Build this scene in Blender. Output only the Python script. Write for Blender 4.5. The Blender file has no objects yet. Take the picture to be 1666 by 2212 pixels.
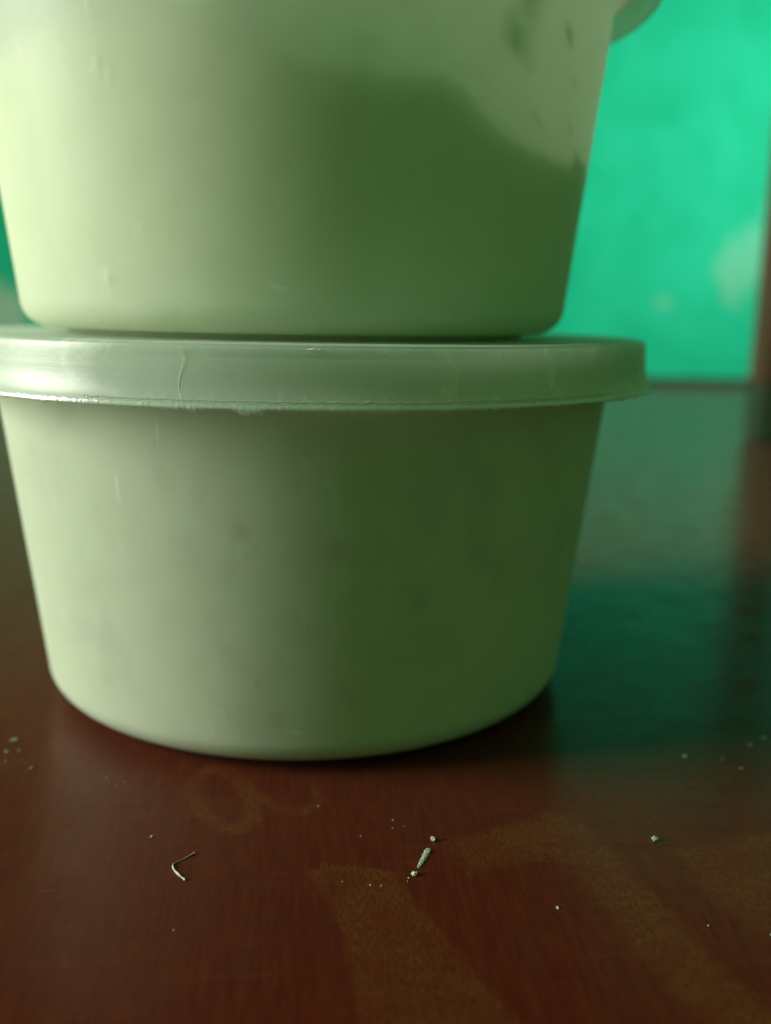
import bpy, bmesh, math, random
import numpy as np
from mathutils import Vector, Matrix, noise

random.seed(7)
scene = bpy.context.scene
MM = 0.001
TZ = -0.001            # table surface: the tubs stand on 1 mm foot rings below their base edge


def tp(p):
    k = 1.01407
    return (p[0] * k, (p[1] + 186.05) * k - 186.05)


# ------------------------------------------------------------------ camera
F_RATIO = 2000.0 / 2212.0
PITCH, ROLL, YAW = 0.2131, 0.018, 0.084
cam_data = bpy.data.cameras.new("camera")
cam = bpy.data.objects.new("camera", cam_data)
scene.collection.objects.link(cam)
fw = Vector((math.sin(YAW) * math.cos(PITCH), math.cos(YAW) * math.cos(PITCH), -math.sin(PITCH)))
r0 = Vector((math.cos(YAW), -math.sin(YAW), 0))
u0 = r0.cross(fw)
RV = math.cos(ROLL) * r0 + math.sin(ROLL) * u0
UV = -math.sin(ROLL) * r0 + math.cos(ROLL) * u0
cam.matrix_world = Matrix((
    (RV.x, UV.x, -fw.x, 0.0),
    (RV.y, UV.y, -fw.y, -186.05 * MM),
    (RV.z, UV.z, -fw.z, 71.06 * MM),
    (0, 0, 0, 1)))
cam_data.sensor_fit = 'VERTICAL'
cam_data.sensor_height = 36.0
cam_data.lens = 36.0 * F_RATIO
cam_data.clip_start = 0.005
cam_data.clip_end = 20.0
cam_data.dof.use_dof = True
cam_data.dof.focus_distance = 0.1215
cam_data.dof.aperture_fstop = 11.0
scene.camera = cam

# ------------------------------------------------------------------ world and lamps
world = bpy.data.worlds.new("World")
scene.world = world
world.use_nodes = True
bg = world.node_tree.nodes["Background"]
bg.inputs[0].default_value = (0.36, 1.0, 0.30, 1)
bg.inputs[1].default_value = 0.235


def area_lamp(name, loc, target, sx, sy, power, col):
    d = bpy.data.lights.new(name, 'AREA')
    d.shape = 'RECTANGLE'
    d.size, d.size_y = sx, sy
    d.energy = power
    d.color = col
    o = bpy.data.objects.new(name, d)
    scene.collection.objects.link(o)
    o.location = loc
    o.rotation_euler = (Vector(target) - Vector(loc)).to_track_quat('-Z', 'Y').to_euler()
    return o


win = area_lamp("window_light", (-0.95, -0.05, 0.34), (0, 0, 0.06), 0.42, 0.55, 6.8, (0.97, 1.0, 0.84))
win.data.spread = math.radians(115)
wl = area_lamp("added_wall_fill", (1.15, 0.30, 0.34), (0.42, 0.81, 0.27), 0.35, 0.25, 1.22, (0.86, 1.0, 0.90))  # added unseen fill with no known fixture, brightens the wall behind the tubs
wl.data.spread = math.radians(60)

scene.view_settings.view_transform = 'Standard'
scene.view_settings.look = 'None'
scene.view_settings.exposure = 0.0
scene.view_settings.gamma = 1.0
scene.view_settings.use_curve_mapping = False
scene.render.engine = 'CYCLES'
scene.cycles.use_denoising = True
scene.cycles.max_bounces = 16
scene.cycles.diffuse_bounces = 8
scene.cycles.transmission_bounces = 12
scene.cycles.transparent_max_bounces = 16
scene.cycles.sample_clamp_indirect = 4.0
scene.cycles.caustics_reflective = False
scene.cycles.caustics_refractive = False


# ------------------------------------------------------------------ helpers
class NT:
    def __init__(self, name):
        self.m = bpy.data.materials.new(name)
        self.m.use_nodes = True
        self.t = self.m.node_tree
        self.t.nodes.clear()
        self.out = self.t.nodes.new('ShaderNodeOutputMaterial')

    def n(self, kind, **kw):
        nd = self.t.nodes.new('ShaderNode' + kind)
        for k, v in kw.items():
            if k in nd.inputs and not hasattr(nd, k):
                self.put(nd.inputs[k], v)
            elif hasattr(nd, k):
                setattr(nd, k, v)
            else:
                self.put(nd.inputs[k.replace('_', ' ')], v)
        return nd

    def put(self, sock, v):
        if isinstance(v, bpy.types.NodeSocket):
            self.t.links.new(v, sock)
        elif isinstance(v, tuple) and len(v) == 3 and sock.type == 'RGBA':
            sock.default_value = (*v, 1)
        else:
            sock.default_value = v

    def math(self, op, a, b=0.0, c=0.0, clamp=False):
        nd = self.n('Math', operation=op, use_clamp=clamp)
        for i, v in enumerate((a, b, c)):
            self.put(nd.inputs[i], v)
        return nd.outputs[0]

    def coords(self, scale=(1, 1, 1), loc=(0, 0, 0), rot=(0, 0, 0)):
        g = self.n('TexCoord')
        mp = self.n('Mapping')
        self.put(mp.inputs[0], g.outputs['Object'])
        mp.inputs['Location'].default_value = loc
        mp.inputs['Rotation'].default_value = rot
        mp.inputs['Scale'].default_value = scale
        return mp.outputs[0]

    def noise(self, vec, scale, detail=4.0, rough=0.55, dist=0.0):
        nd = self.n('TexNoise')
        self.put(nd.inputs['Vector'], vec)
        nd.inputs['Scale'].default_value = scale
        nd.inputs['Detail'].default_value = detail
        nd.inputs['Roughness'].default_value = rough
        nd.inputs['Distortion'].default_value = dist
        return nd.outputs['Fac']

    def ramp(self, v, a, b, lo=0.0, hi=1.0):
        nd = self.n('MapRange', interpolation_type='SMOOTHSTEP')
        for i, x in enumerate((v, a, b, lo, hi)):
            self.put(nd.inputs[i], x)
        return nd.outputs[0]

    def mix(self, f, a, b):
        nd = self.n('Mix', data_type='RGBA')
        self.put(nd.inputs[0], f)
        self.put(nd.inputs[6], a)
        self.put(nd.inputs[7], b)
        return nd.outputs[2]

    def bump(self, h, strength, dist, normal=None):
        nd = self.n('Bump')
        self.put(nd.inputs['Height'], h)
        nd.inputs['Strength'].default_value = strength
        nd.inputs['Distance'].default_value = dist
        if normal is not None:
            self.put(nd.inputs['Normal'], normal)
        return nd.outputs[0]

    def mixsh(self, f, a, b):
        nd = self.n('MixShader')
        self.put(nd.inputs[0], f)
        self.put(nd.inputs[1], a)
        self.put(nd.inputs[2], b)
        return nd.outputs[0]

    def done(self, sh):
        self.put(self.out.inputs[0], sh)
        return self.m


def mesh_obj(name, verts, faces, mat, parent=None, smooth=True):
    me = bpy.data.meshes.new(name)
    me.from_pydata([tuple(v) for v in verts], [], faces)
    me.update()
    if smooth:
        me.polygons.foreach_set('use_smooth', [True] * len(me.polygons))
    me.materials.append(mat)
    o = bpy.data.objects.new(name, me)
    scene.collection.objects.link(o)
    o.parent = parent
    return o


def tag(o, label=None, cat=None, group=None, kind=None):
    for k, v in (("label", label), ("category", cat), ("group", group), ("kind", kind)):
        if v:
            o[k] = v
    return o


def empty(name, loc):
    o = bpy.data.objects.new(name, None)
    o.empty_display_size = 0.01
    scene.collection.objects.link(o)
    o.location = loc
    return o


def lathe(profile, seg, fn=None, a0=0.0):
    """profile: list of (r, z) in mm -> verts, faces; fn(theta_deg, r, z) -> (r, z)."""
    verts, faces, rows = [], [], []
    for r, z in profile:
        row = []
        if r < 1e-6:
            row = [len(verts)]
            verts.append((0, 0, z * MM))
        else:
            for i in range(seg):
                th = 2 * math.pi * i / seg
                rr, zz = (r, z) if fn is None else fn(math.degrees(th), r, z)
                row.append(len(verts))
                verts.append((rr * math.cos(th) * MM, rr * math.sin(th) * MM, zz * MM))
        rows.append(row)
    for a, b in zip(rows[:-1], rows[1:]):
        for i in range(seg):
            j = (i + 1) % seg
            if len(a) == 1 and len(b) == 1:
                continue
            if len(a) == 1:
                faces.append((a[0], b[j], b[i]))
            elif len(b) == 1:
                faces.append((a[i], a[j], b[0]))
            else:
                faces.append((a[i], a[j], b[j], b[i]))
    return verts, faces


def resample(pts, step):
    out = [pts[0]]
    for p, q in zip(pts[:-1], pts[1:]):
        n = max(1, int(math.hypot(q[0] - p[0], q[1] - p[1]) / step))
        for i in range(1, n + 1):
            out.append((p[0] + (q[0] - p[0]) * i / n, p[1] + (q[1] - p[1]) * i / n))
    return out


def smooth_profile(pts, it=2):
    for _ in range(it):
        out = [pts[0]]
        for p, q in zip(pts[:-1], pts[1:]):
            out += [(p[0] * .75 + q[0] * .25, p[1] * .75 + q[1] * .25), (p[0] * .25 + q[0] * .75, p[1] * .25 + q[1] * .75)]
        out.append(pts[-1])
        pts = out
    return pts


# ------------------------------------------------------------------ materials
def mat_plastic():
    m = NT("milky_plastic")
    co = m.coords()
    smudge = m.noise(co, 160.0, 5.0, 0.6)
    scr = m.noise(m.coords(scale=(1, 1, 0.12)), 1500.0, 3.0, 0.6)
    fine = m.noise(co, 900.0, 4.0, 0.6)
    nb = m.bump(fine, 0.12, 0.00003, m.bump(scr, 0.1, 0.00003))
    col = m.mix(m.ramp(smudge, 0.4, 0.7), (0.84, 0.88, 0.80), (0.79, 0.83, 0.73))
    sc1 = m.ramp(m.noise(m.coords(scale=(1, 1, 0.16), rot=(0.5, 0.2, 0)), 420.0, 2.0, 0.5), 0.70, 0.80)
    sc2 = m.ramp(m.noise(m.coords(scale=(0.3, 0.3, 1), rot=(0.1, 0.3, 0)), 600.0, 2.0, 0.5), 0.71, 0.80)
    spk = m.ramp(m.noise(co, 1100.0, 2.0, 0.5), 0.71, 0.80)
    scuff = m.math('MAXIMUM', m.math('MAXIMUM', sc1, sc2), spk)
    col = m.mix(m.math('MULTIPLY', scuff, 0.5), col, (0.97, 0.97, 0.95))
    dif = m.n('BsdfDiffuse', Color=col, Normal=nb)
    tr = m.n('BsdfTranslucent', Color=(0.93, 0.95, 0.82), Normal=nb)
    body = m.mixsh(m.math('SUBTRACT', 0.53, m.math('MULTIPLY', scuff, 0.15)), dif.outputs[0], tr.outputs[0])
    gl = m.n('BsdfGlossy', Color=(1, 1, 1), Roughness=0.38, Normal=nb)
    fr = m.n('Fresnel', IOR=1.45, Normal=nb)
    return m.done(m.mixsh(m.math('MULTIPLY', fr.outputs[0], 0.22), body, gl.outputs[0]))


def mat_lid():
    m = NT("clear_milky_lid_plastic")
    co = m.coords()
    ring = m.coords(scale=(0.1, 0.1, 1.0))
    streak = m.noise(ring, 3000.0, 3.0, 0.6)
    stain = m.ramp(m.noise(co, 120.0, 6.0, 0.62, 0.8), 0.54, 0.70)
    spots = m.ramp(m.noise(co, 620.0, 3.0, 0.6), 0.60, 0.72)
    nb = m.bump(streak, 0.25, 0.00005, m.bump(m.noise(co, 700.0, 4.0, 0.6), 0.25, 0.00005))
    col = m.mix(stain, (0.78, 0.85, 0.82), (0.92, 0.94, 0.90))
    dif = m.n('BsdfDiffuse', Color=col, Normal=nb)
    tr = m.n('BsdfTranslucent', Color=(0.85, 0.90, 0.84), Normal=nb)
    milky = m.mixsh(0.5, dif.outputs[0], tr.outputs[0])
    clear = m.n('BsdfTransparent', Color=(0.93, 0.96, 0.93))
    amount = m.math('ADD', m.math('MULTIPLY', stain, 0.30), m.math('MULTIPLY', spots, 0.10))
    amount = m.math('ADD', amount, 0.56, clamp=True)
    body = m.mixsh(amount, clear.outputs[0], milky)
    gl = m.n('BsdfGlossy', Color=(1, 1, 1), Roughness=0.36, Normal=nb)
    fr = m.n('Fresnel', IOR=1.5, Normal=nb)
    return m.done(m.mixsh(m.math('MINIMUM', m.math('MULTIPLY', fr.outputs[0], 0.20), 0.05), body, gl.outputs[0]))


def mat_flash():
    m = NT("torn_plastic_film")
    dif = m.n('BsdfDiffuse', Color=(0.84, 0.90, 0.86))
    tr = m.n('BsdfTranslucent', Color=(0.88, 0.94, 0.88))
    gl = m.n('BsdfGlossy', Color=(1, 1, 1), Roughness=0.2)
    body = m.mixsh(0.5, dif.outputs[0], tr.outputs[0])
    clear = m.n('BsdfTransparent', Color=(0.96, 0.98, 0.96))
    return m.done(m.mixsh(0.15, m.mixsh(0.85, clear.outputs[0], body), gl.outputs[0]))


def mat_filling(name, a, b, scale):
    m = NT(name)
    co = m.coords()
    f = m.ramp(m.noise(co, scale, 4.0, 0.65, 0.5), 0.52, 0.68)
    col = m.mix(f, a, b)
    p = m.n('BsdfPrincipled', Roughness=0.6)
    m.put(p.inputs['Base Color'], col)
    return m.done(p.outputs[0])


def mat_table():
    m = NT("varnished_red_wood")
    at = m.n('Attribute', attribute_name="print")
    pr = at.outputs['Fac']
    co = m.coords()
    grain = m.noise(m.coords(scale=(1.0, 0.10, 1.0), rot=(0, 0, 0.30)), 1400.0, 5.0, 0.65)
    grain2 = m.noise(m.coords(scale=(1.0, 0.07, 1.0), rot=(0, 0, 0.22)), 420.0, 4.0, 0.6)
    cross = m.noise(m.coords(scale=(0.06, 1.0, 1.0)), 900.0, 4.0, 0.6)
    blot = m.noise(co, 38.0, 5.0, 0.6)
    weave = m.noise(m.coords(scale=(1.0, 0.22, 1.0), rot=(0, 0, 0.18)), 3600.0, 4.0, 0.75)
    dust = m.ramp(m.noise(co, 2600.0, 2.0, 0.6), 0.70, 0.80)
    scr = m.ramp(m.noise(m.coords(scale=(1.0, 0.03, 1.0), rot=(0, 0, 0.42)), 800.0, 3.0, 0.6), 0.64, 0.74)
    base = m.mix(m.ramp(grain, 0.3, 0.75), (0.062, 0.0060, 0.0028), (0.100, 0.0118, 0.0046))
    base = m.mix(m.math('MULTIPLY', m.ramp(grain2, 0.45, 0.75), 0.35), base, (0.085, 0.018, 0.008))
    base = m.mix(m.math('MULTIPLY', m.ramp(blot, 0.45, 0.75), 0.45), base, (0.050, 0.0075, 0.0048))
    base = m.mix(m.math('MULTIPLY', m.ramp(cross, 0.56, 0.76), 0.30), base, (0.11, 0.030, 0.016))
    ink = m.mix(m.ramp(weave, 0.35, 0.68), (0.066, 0.0135, 0.0042), (0.155, 0.045, 0.0095))
    edge = m.math('ADD', pr, m.math('MULTIPLY', m.math('SUBTRACT', m.noise(co, 700.0, 4.0, 0.7), 0.5), 0.9))
    f = m.math('MULTIPLY', m.ramp(edge, 0.30, 0.75), m.ramp(weave, 0.1, 0.6, 0.30, 0.75))
    f = m.math('MULTIPLY', f, m.ramp(m.noise(co, 150.0, 5.0, 0.65), 0.34, 0.60, 0.45, 1.0))
    col = m.mix(f, base, ink)
    col = m.mix(m.math('MULTIPLY', scr, 0.22), col, (0.16, 0.045, 0.022))
    col = m.mix(m.math('MULTIPLY', dust, 0.45), col, (0.22, 0.14, 0.10))
    h1 = m.bump(cross, 0.4, 0.00006)
    h2 = m.bump(grain, 0.3, 0.00003, h1)
    h3 = m.bump(m.noise(m.coords(scale=(0.18, 1.0, 1.0)), 260.0, 4.0, 0.6), 0.35, 0.0002, h2)
    p = m.n('BsdfPrincipled')
    m.put(p.inputs['Base Color'], col)
    m.put(p.inputs['Roughness'], m.ramp(m.noise(co, 90.0, 4.0, 0.6), 0.3, 0.7, 0.20, 0.31))
    p.inputs['Specular IOR Level'].default_value = 0.12
    p.inputs['Sheen Weight'].default_value = 0.045
    p.inputs['Sheen Roughness'].default_value = 0.45
    p.inputs['Sheen Tint'].default_value = (1.0, 0.78, 0.50, 1)
    p.inputs['Specular Tint'].default_value = (1.0, 0.80, 0.48, 1)
    m.put(p.inputs['Normal'], h3)
    return m.done(p.outputs[0])


def mat_wall():
    m = NT("turquoise_painted_plaster")
    g = m.n('TexCoord')
    sx = m.n('SeparateXYZ')
    m.put(sx.inputs[0], g.outputs['Object'])
    co = g.outputs['Object']
    n1 = m.noise(co, 11.0, 6.0, 0.65, 0.6)
    n2 = m.noise(co, 45.0, 5.0, 0.65)
    col = m.mix(m.ramp(n1, 0.28, 0.72), (0.006, 0.54, 0.31), (0.020, 0.66, 0.41))
    chalk = None
    for (x, z, rx, rz, amt) in ((0.460, 0.122, 0.026, 0.038, 0.30), (0.480, 0.14, 0.018, 0.034, 0.30), (0.380, 0.085, 0.013, 0.009, 0.2),
                                (0.500, 0.17, 0.02, 0.03, 0.4), (-0.33, 0.062, 0.045, 0.040, 0.9), (-0.39, 0.07, 0.05, 0.04, 0.9)):
        dx = m.math('DIVIDE', m.math('SUBTRACT', sx.outputs[0], x), rx)
        dz = m.math('DIVIDE', m.math('SUBTRACT', sx.outputs[2], z), rz)
        d = m.math('SQRT', m.math('ADD', m.math('MULTIPLY', dx, dx), m.math('MULTIPLY', dz, dz)))
        d = m.math('ADD', d, m.math('MULTIPLY', m.math('SUBTRACT', n2, 0.5), 2.2))
        k = m.math('MULTIPLY', m.ramp(d, 1.15, 0.55), amt)
        chalk = k if chalk is None else m.math('MAXIMUM', chalk, k)
    col = m.mix(chalk, col, (0.52, 0.72, 0.58))
    p = m.n('BsdfPrincipled', Roughness=0.7)
    p.inputs['Specular IOR Level'].default_value = 0.15
    m.put(p.inputs['Base Color'], col)
    m.put(p.inputs['Normal'], m.bump(n2, 0.3, 0.002))
    return m.done(p.outputs[0])


def mat_simple(name, a, b, scale, rough=0.5, stretch=(1, 1, 1)):
    m = NT(name)
    f = m.ramp(m.noise(m.coords(scale=stretch), scale, 5.0, 0.6), 0.3, 0.7)
    p = m.n('BsdfPrincipled', Roughness=rough)
    m.put(p.inputs['Base Color'], m.mix(f, a, b))
    m.put(p.inputs['Normal'], m.bump(f, 0.3, 0.0002))
    return m.done(p.outputs[0])


M_PLASTIC = mat_plastic()
M_LID = mat_lid()
M_FLASH = mat_flash()
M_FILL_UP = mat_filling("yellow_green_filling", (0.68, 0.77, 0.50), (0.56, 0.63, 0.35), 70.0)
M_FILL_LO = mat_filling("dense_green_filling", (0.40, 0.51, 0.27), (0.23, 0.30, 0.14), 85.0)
M_BIT = mat_filling("dark_herb_bit", (0.12, 0.15, 0.05), (0.07, 0.09, 0.03), 300.0)
M_TABLE = mat_table()
M_WALL = mat_wall()
M_EDGE = mat_simple("dark_edge_wood", (0.012, 0.006, 0.004), (0.03, 0.012, 0.007), 60.0, 0.5, (0.1, 1, 1))
M_POST = mat_simple("brown_post_wood", (0.085, 0.042, 0.026), (0.15, 0.075, 0.045), 90.0, 0.5, (1, 1, 0.1))
M_POSTFOOT = mat_simple("dark_green_paint", (0.03, 0.055, 0.03), (0.05, 0.08, 0.045), 90.0, 0.5)
M_CRUMB = mat_simple("chalky_white_crumb", (0.46, 0.52, 0.44), (0.66, 0.70, 0.60), 1800.0, 0.8)
M_HAIR = mat_simple("pale_hair", (0.85, 0.86, 0.78), (0.92, 0.92, 0.86), 900.0, 0.3)
M_SHAVING = mat_simple("pale_plastic_shaving", (0.36, 0.36, 0.28), (0.62, 0.62, 0.52), 1500.0, 0.5)

# ------------------------------------------------------------------ wall (setting)
WY = 0.812


def box(name, x0, x1, y0, y1, z0, z1, mat, parent=None, bevel=0.0):
    bm = bmesh.new()
    vs = [bm.verts.new((x, y, z)) for z in (z0, z1) for y in (y0, y1) for x in (x0, x1)]
    for f in ((0, 2, 3, 1), (4, 5, 7, 6), (0, 1, 5, 4), (2, 6, 7, 3), (0, 4, 6, 2), (1, 3, 7, 5)):
        bm.faces.new([vs[i] for i in f])
    if bevel:
        bmesh.ops.bevel(bm, geom=list(bm.edges), offset=bevel, segments=2, affect='EDGES')
    me = bpy.data.meshes.new(name)
    bm.to_mesh(me)
    bm.free()
    me.materials.append(mat)
    o = bpy.data.objects.new(name, me)
    scene.collection.objects.link(o)
    o.parent = parent
    return o


wall = box("wall", -1.3, 1.5, 0.0, 0.10, -0.75, 1.7, M_WALL)
wall.location = (0, WY, 0)
tag(wall, "turquoise painted plaster wall with chalky patches behind the table", "wall", kind="structure")

# ------------------------------------------------------------------ table
RING = [(-15.8, -50.6), (-17.6, -54.2), (-17.2, -58.4), (-15.4, -63.1), (-12.7, -66.9), (-9.9, -67.9), (-8.1, -65.3), (-8.6, -60.2), (-10.4, -54.6), (-12.9, -50.8), (-15.9, -49.9)]
TAIL = [(-10.6, -53.1), (-7.5, -58.9), (-4.6, -62.7), (-1.2, -63.8), (1.1, -61.3), (1.0, -56.5)]
PA = [(-0.5, -78.5), (1.9, -76.3), (5.6, -77.1), (10.9, -78.6), (13.2, -85.5), (16.4, -92.6), (19.4, -101.0), (24.1, -110.2), (29.2, -121.7), (5.2, -120.2), (4.8, -104.9), (4.6, -98.0), (3.9, -91.1), (1.8, -84.0)]
PB = [(18.6, -71.4), (25.6, -68.8), (35.5, -64.3), (39.6, -67.1), (41.7, -77.1), (44.4, -88.2), (46.4, -98.2), (49.2, -107.5), (52.3, -118.4), (43.7, -117.9), (39.5, -107.0), (36.9, -97.7), (35.2, -87.7), (33.6, -77.8), (27.5, -78.5), (20.3, -80.7)]
PC = [(48.8, -75.3), (56.2, -73.4), (68.5, -70.4), (82.1, -71.1), (59.2, -107.4), (54.5, -97.2), (50.3, -89.4), (48.4, -82.7)]


RING, TAIL, PA, PB, PC = ([tp(p) for p in L] for L in (RING, TAIL, PA, PB, PC))


def seg_dist(X, Y, pts, closed):
    D = np.full(X.shape, 1e9)
    P = pts + [pts[0]] if closed else pts
    for (ax, ay), (bx, by) in zip(P[:-1], P[1:]):
        dx, dy = bx - ax, by - ay
        t = np.clip(((X - ax) * dx + (Y - ay) * dy) / (dx * dx + dy * dy + 1e-9), 0, 1)
        D = np.minimum(D, np.hypot(X - ax - t * dx, Y - ay - t * dy))
    return D


def poly_sd(X, Y, pts):
    inside = np.zeros(X.shape, bool)
    P = pts + [pts[0]]
    for (ax, ay), (bx, by) in zip(P[:-1], P[1:]):
        c = ((ay > Y) != (by > Y)) & (X < (bx - ax) * (Y - ay) / (by - ay + 1e-12) + ax)
        inside ^= c
    d = seg_dist(X, Y, pts, True)
    return np.where(inside, -d, d)


def spaced(a, b, f0, f1, fine, coarse):
    xs = list(np.arange(f0, f1 + fine / 2, fine))
    s, x = fine, f1
    while x < b - coarse * 0.5:
        s = min(s * 1.25, coarse)
        x = min(x + s, b)
        xs.append(x)
    if xs[-1] < b:
        xs.append(b)
    s, x = fine, f0
    while x > a + coarse * 0.5:
        s = min(s * 1.25, coarse)
        x = max(x - s, a)
        xs.insert(0, x)
    if xs[0] > a:
        xs.insert(0, a)
    return np.array(xs)


table = tag(empty("wooden_table", (0, 0, TZ)), "dark red varnished wooden table with faded orange printed motifs under the tubs", "table")
gx = spaced(-600, 700, -40, 95, 0.4, 40)
gy = spaced(-450, 795, -124, -46, 0.4, 40)
GX, GY = np.meshgrid(gx, gy)
val = np.zeros(GX.shape)


def st(d, w):
    return np.clip(0.5 - d / (2 * w), 0, 1)


val = np.maximum(val, 1.15 * st(seg_dist(GX, GY, RING, False) - 1.1, 1.3))
val = np.maximum(val, 0.90 * st(seg_dist(GX, GY, TAIL, False) - 1.1, 1.4))
val = np.maximum(val, 0.9 * st(poly_sd(GX, GY, PA), 1.0))
val = np.maximum(val, 0.78 * st(poly_sd(GX, GY, PB), 2.2))
val = np.maximum(val, 0.72 * st(poly_sd(GX, GY, PC), 2.4))
ny, nx = GX.shape
tv = np.stack([GX.ravel() * MM, GY.ravel() * MM, np.zeros(nx * ny)], 1)
idx = np.arange(nx * ny).reshape(ny, nx)
tf = np.stack([idx[:-1, :-1].ravel(), idx[:-1, 1:].ravel(), idx[1:, 1:].ravel(), idx[1:, :-1].ravel()], 1)
# skirt and underside
rim_idx = list(idx[0, :]) + list(idx[1:, -1]) + list(idx[-1, -2::-1]) + list(idx[-2:0:-1, 0])
low = len(tv)
tv = np.concatenate([tv, tv[rim_idx] - np.array([0, 0, 0.025])])
faces = tf.tolist()
nR = len(rim_idx)
for i in range(nR):
    j = (i + 1) % nR
    faces.append([rim_idx[j], rim_idx[i], low + i, low + j])
faces.append([low + i for i in range(nR)][::-1])
top = mesh_obj("table_top", tv.tolist(), faces, M_TABLE, table, smooth=False)
att = top.data.attributes.new("print", 'FLOAT', 'POINT')
att.data.foreach_set('value', np.concatenate([val.ravel(), np.zeros(nR)]).astype(np.float32))
box("back_edge_strip", -0.6, 0.7, 0.7955, 0.808, -0.025, 0.007, M_EDGE, table, 0.0015)
for lx in (-0.56, 0.66):
    for ly in (-0.41, 0.755):
        box("leg", lx - 0.025, lx + 0.025, ly - 0.025, ly + 0.025, -0.74, -0.0255, M_EDGE, table, 0.003)

# ------------------------------------------------------------------ tubs
KS = 0.1136


def wall_r(z):
    return 52.0 + KS * (z - 8.0)


FR = 5.0
CR = wall_r(FR) - FR
body_low = [(CR - 5.2, 0.5), (CR - 5.0, -0.6), (CR - 4.6, -0.97), (CR - 3.6, -1.0), (CR - 3.1, -0.8), (CR - 2.9, -0.2), (CR - 2.3, 0.05), (CR - 1.0, 0.02)] + [(CR + FR * math.sin(a * math.pi / 20), FR - FR * math.cos(a * math.pi / 20)) for a in range(0, 10)] + [(wall_r(FR), FR)]
body_prof = [(0.0, 0.6), (20.0, 0.6), (CR - 6.0, 0.6)] + body_low + resample([(wall_r(FR), FR), (wall_r(57.4), 57.4)], 0.55)[1:] \
    + smooth_profile([(wall_r(57.8), 57.8), (58.6, 58.7), (60.2, 60.0), (61.8, 60.9), (62.7, 61.7), (62.8, 62.8), (62.6, 64.3), (61.6, 64.9), (60.6, 64.3), (59.8, 62.6), (58.0, 60.8)], 2)


def nick_fn(nicks):
    def fn(th, r, z):
        if th > 180:
            th -= 360
        d = 0.0
        for (a, zz, wa, wz, h) in nicks:
            u = (th - a) / wa
            v = (z - zz) / wz
            q = u * u + v * v
            if q < 9:
                d += 0.35 * h * math.exp(-q)
        if 2.0 < z < 58:
            d += 0.05 * noise.noise(Vector((math.cos(math.radians(th)) * 5, math.sin(math.radians(th)) * 5, z * 0.09)))
        return r + d, z
    return fn


def fill_mesh(name, hfun, gap, rough, seed, mat, parent, seg=240, nz=60, sub=0.0, low=14.0, lowk=0.0):
    """lump of food filling the tub up to hfun(theta) along the wall."""
    verts, faces, rows = [], [], []
    off = Vector((seed * 3.1, seed * 1.7, 0))
    for r in (12.0, 30.0, 46.0):
        rows.append([(r, 1.6)] * seg)
    for k in range(nz + 1):
        t = k / nz
        row = []
        for i in range(seg):
            th = 360.0 * i / seg
            z = 3.5 + (hfun(th) - 3.5) * t
            g = gap + 0.5 * (max(0.0, t - 0.94) / 0.06) ** 2
            c, s = math.cos(math.radians(th)), math.sin(math.radians(th))
            nn = noise.noise(Vector((c * 5, s * 5, z * 0.11)) + off)
            g += rough * max(0.0, nn) * 2.0
            if z < low:
                g += lowk * ((low - z) / low) ** 1.8
            if z < 8:
                g += 0.06 * (8 - z) ** 1.6
            row.append((wall_r(max(z, 6)) - g, z))
        rows.append(row)
    last = rows[-1]
    for fr in (0.93, 0.8, 0.6, 0.35, 0.12):
        row = []
        for i in range(seg):
            r, z = last[i]
            mean = sum(q[1] for q in last) / seg
            th = 2 * math.pi * i / seg
            zz = z * fr ** 0.7 + (mean - sub) * (1 - fr ** 0.7)
            zz += 1.2 * noise.noise(Vector((math.cos(th) * r * fr * .12, math.sin(th) * r * fr * .12, seed)))
            row.append((r * fr, zz))
        rows.append(row)
    ids = []
    for row in rows:
        ids.append(list(range(len(verts), len(verts) + seg)))
        for i, (r, z) in enumerate(row):
            th = 2 * math.pi * i / seg
            verts.append((r * math.cos(th) * MM, r * math.sin(th) * MM, z * MM))
    for a, b in zip(ids[:-1], ids[1:]):
        for i in range(seg):
            j = (i + 1) % seg
            faces.append((a[i], a[j], b[j], b[i]))
    faces.append(tuple(ids[0][::-1]))
    faces.append(tuple(ids[-1]))
    return mesh_obj(name, verts, faces, mat, parent)


def lid_mesh():
    prof = [(0.0, 66.4), (20.0, 66.4), (40.0, 66.4), (52.0, 66.4)]
    prof += smooth_profile([(56.0, 66.4), (59.0, 66.38), (60.2, 66.42), (61.3, 66.68), (62.6, 66.82), (63.4, 66.74), (63.85, 66.4), (64.0, 65.8),
                            (64.05, 65.0), (64.1, 63.8), (64.14, 63.3), (64.16, 62.8), (64.22, 62.0), (64.35, 61.2), (64.6, 60.4), (65.0, 59.55),
                            (65.5, 58.85), (65.72, 58.5), (65.70, 58.3), (65.5, 58.22), (65.1, 58.4),
                            (64.6, 59.1), (64.15, 60.0), (63.85, 61.0), (63.7, 62.2), (63.6, 64.6), (63.3, 65.8), (62.4, 66.25), (60.9, 66.0), (59.8, 65.8), (57.0, 65.8)], 2)
    prof += [(40.0, 65.8), (20.0, 65.8), (0.0, 65.8)]

    def fn(th, r, z):
        c, s = math.cos(math.radians(th)), math.sin(math.radians(th))
        w = 0.10 * noise.noise(Vector((c * 3, s * 3, 1.7))) + 0.04 * noise.noise(Vector((c * 14, s * 14, 4.7)))
        return r + (w if r > 55 else 0), z + (w * 0.6 if r > 55 else 0)
    return lathe(prof, 720, fn)


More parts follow.
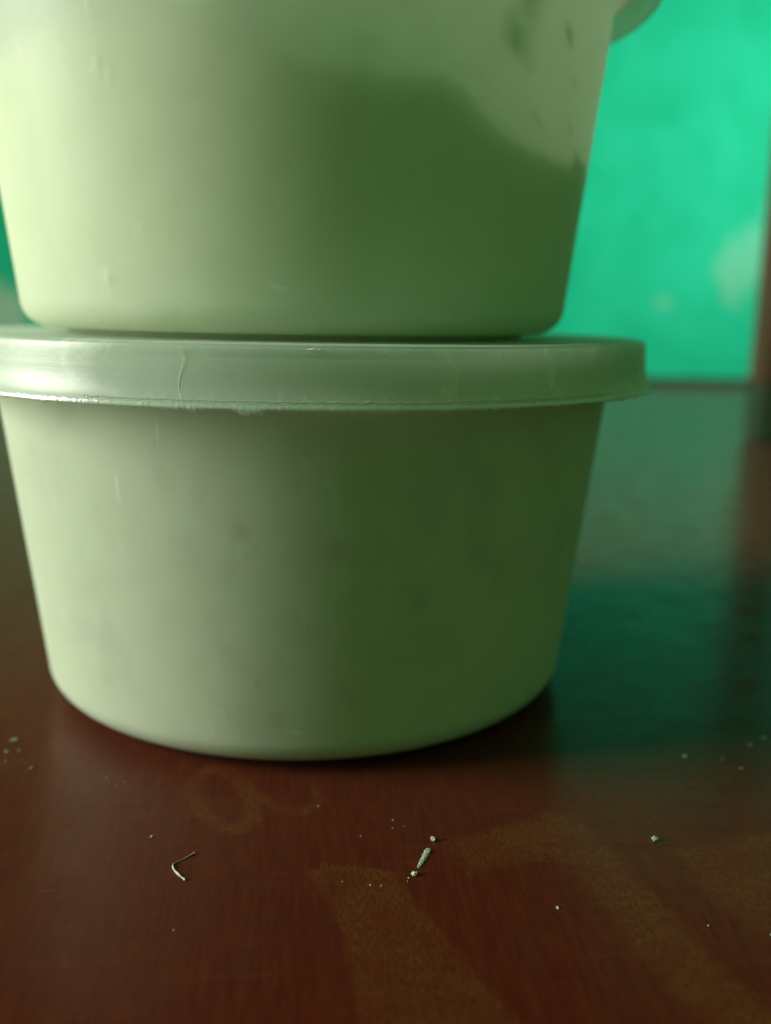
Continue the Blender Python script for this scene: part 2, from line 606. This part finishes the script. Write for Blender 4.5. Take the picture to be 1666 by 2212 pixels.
def flash_mesh():
    """ragged film left by the mould along the lip of the lid."""
    verts, faces = [], []
    rnd = random.Random(11)
    n = 900
    prev = None
    lumps = [(rnd.uniform(-170, -10), rnd.uniform(0.25, 1.3), rnd.uniform(0.10, 0.42)) for _ in range(46)]
    lumps += [(-96.5, 0.9, 0.95), (-97.3, 0.5, 0.5), (-103, 1.2, .45), (-84, 1.6, .25)]
    for k in range(n + 1):
        th = -172 + 164 * k / n
        c, s = math.cos(math.radians(th)), math.sin(math.radians(th))
        down = 0.04 + 0.05 * abs(noise.noise(Vector((th * .9, 3.3, 0))))
        for a, w, h in lumps:
            q = ((th - a) / w) ** 2
            if q < 6:
                down += h * math.exp(-q) * (0.65 + 0.5 * noise.noise(Vector((th * 6, 1.3, 0))))
        outw = 0.05 + 0.12 * abs(noise.noise(Vector((th * 2.3, 9.3, 0))))
        up = 0.34 + 0.22 * noise.noise(Vector((th * 1.1, 5.1, 0))) + 0.10 * noise.noise(Vector((th * 4.6, 7.1, 0)))
        up = max(0.04, up)
        ring = [(65.72 + outw * 0.4 - 0.62 * up * 0.9, 58.50 + up * 1.1), (65.76 + outw, 58.48), (65.68 + outw * .8, 58.32 - down * 0.5), (65.5 + outw * .5, 58.24 - down), (65.4, 58.26 - down * 0.7)]
        cur = []
        for r, z in ring:
            cur.append(len(verts))
            verts.append((r * c * MM, r * s * MM, z * MM))
        if prev:
            for i in range(len(ring) - 1):
                faces.append((prev[i], cur[i], cur[i + 1], prev[i + 1]))
        prev = cur
    return verts, faces


def curl_mesh():
    """a second ragged edge lifting from the lip face, a thin curled thread of film."""
    verts, faces = [], []
    prev = None
    for k in range(700):
        th = -118 + 78 * k / 699
        c, s = math.cos(math.radians(th)), math.sin(math.radians(th))
        n1 = noise.noise(Vector((th * 0.8, 2.1, 0)))
        n2 = noise.noise(Vector((th * 3.5, 8.1, 0)))
        z = 59.35 + 0.16 * n1 + 0.16 * n2
        r = 65.26 + 0.06 * n2 - 0.62 * (z - 59.3)
        w = max(0.008, 0.05 + 0.09 * n1)
        cur = []
        for dr, dz in ((0.05, -w), (0.14, 0), (0.05, w), (-0.05, 0)):
            cur.append(len(verts))
            verts.append(((r + dr) * c * MM, (r + dr) * s * MM, (z + dz) * MM))
        if prev:
            for i in range(4):
                j = (i + 1) % 4
                faces.append((prev[i], cur[i], cur[j], prev[j]))
        prev = cur
    return verts, faces


def interp_fn(table_):
    pts = sorted(table_)
    pts = [(pts[-1][0] - 360, pts[-1][1])] + pts + [(pts[0][0] + 360, pts[0][1])]

    def f(th):
        if th > 180:
            th -= 360
        for (a, ha), (b, hb) in zip(pts[:-1], pts[1:]):
            if a <= th <= b:
                t = (th - a) / (b - a)
                return ha + (hb - ha) * t
        return pts[0][1]
    return f


NICK_LO = [(-93.5, 37.2, .35, .3, .22), (-100.2, 36.4, .3, .25, .18), (-98.6, 36.9, .4, .2, .15), (-104.6, 9.5, .4, .3, .2),
           (-90.5, 25, .3, .4, .15), (-118, 21, .6, .4, -.12), (-112, 30, .3, .3, -.12), (-83, 6, .4, .3, .2), (-58, 5, .4, .4, .25),
           (174, 44.5, .8, .9, .55), (-93, 18, .2, .5, .12), (-99, 15, .25, .6, .14)]
NICK_UP = [(-119.5, 36.3, .5, 1.1, .25), (-117.5, 34.5, .35, 1.0, .22), (-122.3, 7.7, .8, .9, .5), (-122.2, 5.4, .4, .5, .35), (-110, 13.8, .25, .9, .25),
           (-114.5, 14.5, .5, .6, .18), (-115.5, 23.5, .4, .5, .16), (-109, 19, .3, .4, .12), (-94, 23, .3, .4, .1), (-128, 30, .5, .6, .15), (-131, 10, .6, .4, .14)]

lower = tag(empty("food_tub", (0, 0, 0)), "lower milky plastic tub standing on the table, packed full under its lid", "food tub")
upper = tag(empty("food_tub", (-1.98 * MM, 2.73 * MM, 67.42 * MM)), "upper milky plastic tub part filled, stacked on the other tub's lid", "food tub")
lm = None
for root, nicks in ((lower, NICK_LO), (upper, NICK_UP)):
    v, f = lathe(body_prof, 640, nick_fn(nicks))
    mesh_obj("body", v, f, M_PLASTIC, root)
    if lm is None:
        v, f = lid_mesh()
        lid = mesh_obj("lid", v, f, M_LID, root)
        v, f = flash_mesh()
        fl = mesh_obj("moulding_flash", v, f, M_FLASH, lid)
        fl["label"] = "ragged torn film along the lip of the lid"
        v, f = curl_mesh()
        cu = mesh_obj("film_thread", v, f, M_FLASH, lid)
        lm = (lid, fl)
    else:
        l2 = lm[0].copy()
        scene.collection.objects.link(l2)
        l2.parent = root
        l2.rotation_euler.z = 2.1

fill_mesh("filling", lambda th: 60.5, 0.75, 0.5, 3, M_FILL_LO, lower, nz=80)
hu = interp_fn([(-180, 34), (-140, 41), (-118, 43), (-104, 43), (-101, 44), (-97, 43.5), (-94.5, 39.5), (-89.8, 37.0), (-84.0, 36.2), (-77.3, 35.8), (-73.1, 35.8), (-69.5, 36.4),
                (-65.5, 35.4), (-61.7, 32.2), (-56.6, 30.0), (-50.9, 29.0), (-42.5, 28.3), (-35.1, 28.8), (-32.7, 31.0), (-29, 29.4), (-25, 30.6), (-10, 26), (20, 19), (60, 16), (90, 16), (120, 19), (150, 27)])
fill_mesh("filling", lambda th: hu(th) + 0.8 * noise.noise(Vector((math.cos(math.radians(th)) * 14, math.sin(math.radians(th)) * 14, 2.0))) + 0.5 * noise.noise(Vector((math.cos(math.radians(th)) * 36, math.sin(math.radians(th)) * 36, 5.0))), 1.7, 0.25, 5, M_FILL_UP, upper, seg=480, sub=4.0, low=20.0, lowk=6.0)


def smear(th0, z0, wth, wz, seed, parent, lean=0.0, name="smear", mat=None, d0=1.2, d1=1.8):
    verts, faces, ids = [], [], []
    n, m_ = 28, 28
    for a in range(m_):
        row = []
        for b in range(n):
            u, w = 2 * b / (n - 1) - 1, 2 * a / (m_ - 1) - 1
            q = math.hypot(u, w)
            k = 1.0 / max(1.0, q) if q > 1e-6 else 1.0
            edge = 1 + 0.35 * noise.noise(Vector((math.cos(math.atan2(w, u)) * 1.5, math.sin(math.atan2(w, u)) * 1.5, seed)))
            th = math.radians(th0 + u * k * wth * edge + lean * w)
            z = z0 + w * k * wz * edge
            d = d0 + d1 * min(1.0, q * k) ** 4
            r = wall_r(z) - d
            row.append(len(verts))
            verts.append((r * math.cos(th) * MM, r * math.sin(th) * MM, z * MM))
        ids.append(row)
    for p, q in zip(ids[:-1], ids[1:]):
        for i in range(n - 1):
            faces.append((p[i], p[i + 1], q[i + 1], q[i]))
    return mesh_obj(name, verts, faces, mat or M_FILL_UP, parent)


smear(-57.0, 43.2, 2.2, 2.8, 1.0, upper, -0.6)
smear(-55.6, 49.4, 1.3, 4.5, 5.0, upper, 0.8)
smear(-44.2, 46.2, 0.9, 1.3, 8.0, upper)
smear(-99.5, 44.5, 3.8, 3.0, 3.0, upper)
for k, (a, z, w) in enumerate([(-81.0, 39.5, .8), (-71.5, 40.0, .6), (-64.0, 38.0, .5), (-50.0, 33.5, .7), (-38.5, 34.0, .6), (-75.5, 45.0, .7), (-67.0, 44.0, .4), (-40.0, 40.5, .4)]):
    smear(a, z, w, w * 0.8, 40.0 + k, upper)
for k, (a, z, w) in enumerate([(-86.4, 36.8, 1.3), (-85.2, 37.4, .7), (-70.6, 42.5, 1.2), (-73.0, 43.4, .8), (-71.7, 27.8, 1.8), (-74.0, 30.0, .9), (-100.3, 39.5, 1.5),
                               (-82.8, 12.3, 1.2), (-84.5, 14.0, .9), (-66.0, 50.5, 1.0), (-62.0, 34.0, 1.1), (-92.0, 47.0, .9), (-78.0, 20.0, 1.0), (-96.0, 9.0, 1.1), (-57.0, 15.0, 1.2)]):
    smear(a, z, w, w * 0.85, 20.0 + k, lower, 0.0, "dark_bit", M_BIT, 0.42, 0.5)

# ------------------------------------------------------------------ wooden post further back on the table
post = tag(empty("wooden_post", (0.2765, 0.346, TZ)), "brown wooden upright with a dark foot standing on the table before the wall", "post")
box("foot_block", -0.0138, 0.0138, -0.0108, 0.0108, 0.0, 0.034, M_POSTFOOT, post, 0.0015)
box("shaft", -0.0135, 0.0135, -0.0105, 0.0105, 0.0342, 0.46, M_POST, post, 0.002)
box("collar", -0.0142, 0.0142, -0.0112, 0.0112, 0.0345, 0.039, M_POST, post, 0.0012)


# ------------------------------------------------------------------ crumbs, shavings and a hair
def crumb_data(name, sx, sy, sz, seed, sub=2):
    bm = bmesh.new()
    bmesh.ops.create_icosphere(bm, subdivisions=sub, radius=1.0)
    for v in bm.verts:
        n = 1 + 0.75 * noise.noise(v.co * 1.7 + Vector((seed * 5.3, 0, 0))) + (0.45 * noise.noise(v.co * 4 + Vector((0, seed * 3.1, 0))) if sub > 2 else 0)
        v.co = Vector((v.co.x * n * sx * MM, v.co.y * n * sy * MM, max(v.co.z * n, -0.55) * sz * MM))
    zmin = min(v.co.z for v in bm.verts)
    for v in bm.verts:
        v.co.z -= zmin
    me = bpy.data.meshes.new(name)
    bm.to_mesh(me)
    bm.free()
    me.materials.append(M_CRUMB)
    return me


def crumb(x, y, sx, sy, sz, rot, label, group, seed, sub=2, name="crumb"):
    o = bpy.data.objects.new(name, crumb_data(name, sx, sy, sz, seed, sub))
    scene.collection.objects.link(o)
    x, y = tp((x, y))
    o.location = (x * MM, y * MM, TZ + 0.00002)
    o.rotation_euler.z = rot
    return tag(o, label, "crumb", group)


G1 = "crumbs on the lit brown side of the table"
L1 = "tiny pale crumb on the lit brown part of the table"
for k, (x, y, s) in enumerate([(-49.1, -38.7, 0.55), (-49.1, -42.7, 0.3), (-47.1, -42.5, 0.26), (-48.2, -46.1, 0.25), (-43.5, -48.6, 0.36), (-28.1, -53.7, 0.2), (-29.2, -54.5, 0.12), (-26.9, -52.8, 0.14), (-31.2, -52.1, 0.12), (-21.6, -69.1, 0.26), (-15.8, -89.1, 0.11)]):
    crumb(x, y, s, s * random.uniform(.32, .6), s * .42, random.uniform(0, 3), L1, G1, k + 1)
G2 = "crumbs in the shade beside the tubs"
L2 = "pale greenish crumb in the dark shaded part of the table beside the tubs"
for k, (x, y, s) in enumerate([(61.9, -49.5, 0.45), (78.4, -43.5, 0.45), (74.7, -45.9, 0.3), (83.9, 27.9, 0.8), (67.8, -50.6, 0.24), (69.4, -53.9, 0.26), (63.9, -30.4, 0.35), (69.6, -32.7, 0.3)]):
    crumb(x, y, s, s * random.uniform(.32, .6), s * .4, random.uniform(0, 3), L2, G2, k + 31)
G3 = "specks around the printed motif"
L3 = "tiny white speck on the dark red table near the printed orange motif"
for k, (x, y, s) in enumerate([(7.7, -81.7, 0.12), (4.2, -80.8, 0.1), (9.1, -81.9, 0.11), (11.9, -66.6, 0.1), (11.7, -68.7, 0.07), (7.1, -70.5, 0.09), (13.3, -68.2, 0.06), (12.7, -80.5, 0.11), (12.5, -81.2, 0.1), (30.3, -87.6, 0.2), (1.3, -62.2, 0.09), (54.3, -93.9, 0.1), (47.5, -91.9, 0.09)]):
    crumb(x, y, s, s * random.uniform(.5, .9), s * .7, random.uniform(0, 3), L3, G3, k + 61)
crumb(47.8, -73.5, .38, .26, .3, .2, "single white crumb between two orange printed bands on the table", None, 90, 3)
crumb(17.0, -71.9, .28, .34, .30, .3, "small white crumb just beyond the top end of the chalky streak", None, 91, 3)
crumb(13.5, -79.8, .42, .34, .26, .8, "jagged white crumb at the foot of the chalky streak", None, 92, 3)

# chalky streak: one ragged smear of crumbled plaster
NU, NV = 34, 110
cv, cf, cid = [], [], {}


def chalk_h(u, v):
    edge = 1.0 - max(abs(u), 0.0) ** 2 - abs(v) ** 6
    n = noise.noise(Vector((u * 2.2, v * 5.0, 3.0))) * 0.8 + noise.noise(Vector((u * 6, v * 16.0, 8.0))) * 0.5
    return edge * 0.75 + n * 0.75 - 0.12


for j in range(NV):
    for i in range(NU):
        u, v = 2 * i / (NU - 1) - 1, 2 * j / (NV - 1) - 1
        h = chalk_h(u, v)
        cid[i, j] = len(cv) if h > -0.12 else None
        if h > -0.12:
            w = 0.50 * (0.75 + 0.25 * v)
            cv.append((u * w * MM, v * 2.5 * MM, max(0.0, min(h, 0.5)) * 0.34 * MM * (1 + 0.5 * noise.noise(Vector((u * 9, v * 30, 1))))))
for j in range(NV - 1):
    for i in range(NU - 1):
        q = [cid[i, j], cid[i + 1, j], cid[i + 1, j + 1], cid[i, j + 1]]
        if None not in q:
            cf.append(q)
me = bpy.data.meshes.new("chalk_streak")
me.from_pydata(cv, [], cf)
me.materials.append(M_CRUMB)
o = bpy.data.objects.new("chalk_streak", me)
scene.collection.objects.link(o)
o.location = (*(q * MM for q in tp((15.2, -76.1))), TZ + 0.00002)
o.rotation_euler.z = -0.42
tag(o, "crumbly white chalky streak lying on the dark red table in front of the tubs", "plaster crumb")


def ribbon(name, pts, heights, thick, mat):
    """upright thin ribbon along pts (mm) with a height per point."""
    verts, faces, prev = [], [], None
    P = []
    for i in range(len(pts) - 1):
        for k in range(6):
            t = k / 6
            p0, p1, p2, p3 = pts[max(i - 1, 0)], pts[i], pts[i + 1], pts[min(i + 2, len(pts) - 1)]
            q = [0.5 * (2 * p1[j] + (p2[j] - p0[j]) * t + (2 * p0[j] - 5 * p1[j] + 4 * p2[j] - p3[j]) * t * t + (3 * p1[j] - p0[j] - 3 * p2[j] + p3[j]) * t ** 3) for j in (0, 1)]
            P.append((q[0], q[1], heights[i] + (heights[i + 1] - heights[i]) * t))
    P.append((*pts[-1], heights[-1]))
    for i, (x, y, h) in enumerate(P):
        a = P[max(i - 1, 0)]
        b = P[min(i + 1, len(P) - 1)]
        dx, dy = b[0] - a[0], b[1] - a[1]
        L = math.hypot(dx, dy) or 1
        nx_, ny_ = -dy / L, dx / L
        lean = 0.35 * h
        cur = []
        for s, z in ((-1, 0), (1, 0), (1, h), (-1, h)):
            o_ = s * thick / 2 + (lean if z else 0)
            cur.append(len(verts))
            verts.append(((x + nx_ * o_) * MM, (y + ny_ * o_) * MM, z * MM))
        if prev:
            for k in range(4):
                j = (k + 1) % 4
                faces.append((prev[k], cur[k], cur[j], prev[j]))
        else:
            faces.append(tuple(cur[::-1]))
        prev = cur
    faces.append(tuple(prev))
    return mesh_obj(name, verts, faces, mat, None)


sh = ribbon("plastic_shaving", [tp(q) for q in [(-15.3, -73.6), (-15.7, -73.9), (-16.5, -74.7), (-17.4, -75.5), (-17.8, -76.3), (-17.4, -77.3), (-16.8, -78.3), (-16.3, -78.8), (-15.8, -79.5)]],
            [.40, .16, .10, .14, .42, .20, .34, .14, .30], 0.05, M_SHAVING)
sh.location.z = TZ + 0.00002
tag(sh, "curled pale plastic shaving bent like a hook on the table", "shaving")


def tube(name, pts, rad, mat, parent=None):
    verts, faces, prev = [], [], None
    for i, p in enumerate(pts):
        a, b = Vector(pts[max(i - 1, 0)]), Vector(pts[min(i + 1, len(pts) - 1)])
        t = (b - a).normalized()
        s = t.cross(Vector((0.3, 0.9, 0.1))).normalized()
        w = t.cross(s)
        cur = []
        for k in range(6):
            an = math.pi * k / 3
            q = Vector(p) + (s * math.cos(an) + w * math.sin(an)) * rad
            cur.append(len(verts))
            verts.append(q * MM)
        if prev:
            for k in range(6):
                j = (k + 1) % 6
                faces.append((prev[k], cur[k], cur[j], prev[j]))
        prev = cur
    return mesh_obj(name, verts, faces, mat, parent)


hp = []
for k in range(40):
    t = k / 39
    z = 66.2 - 7.2 * t
    r = (64.1 if z > 62 else 64.2 + (62 - z) ** 2 * 0.115) + 0.17
    th = math.radians(-105.2 + 0.35 * math.sin(t * 7) + 0.25 * t)
    hp.append((r * math.cos(th), r * math.sin(th), z))
hair = tube("fine_hair", hp, 0.035, M_HAIR)
tag(hair, "fine pale hair stuck upright on the lower tub's lid rim", "hair")


# pale flake caught on the top edge of the lower lid
fk = bpy.data.objects.new("plastic_flake", crumb_data("plastic_flake", .95, .13, .17, 17, 3))
scene.collection.objects.link(fk)
fa = math.radians(-89.4)
fk.location = (64.16 * math.cos(fa) * MM, 64.16 * math.sin(fa) * MM, 65.95 * MM)
fk.data.materials[0] = M_HAIR
tag(fk, "thin pale sliver caught on the top edge of the lower lid", "flake")
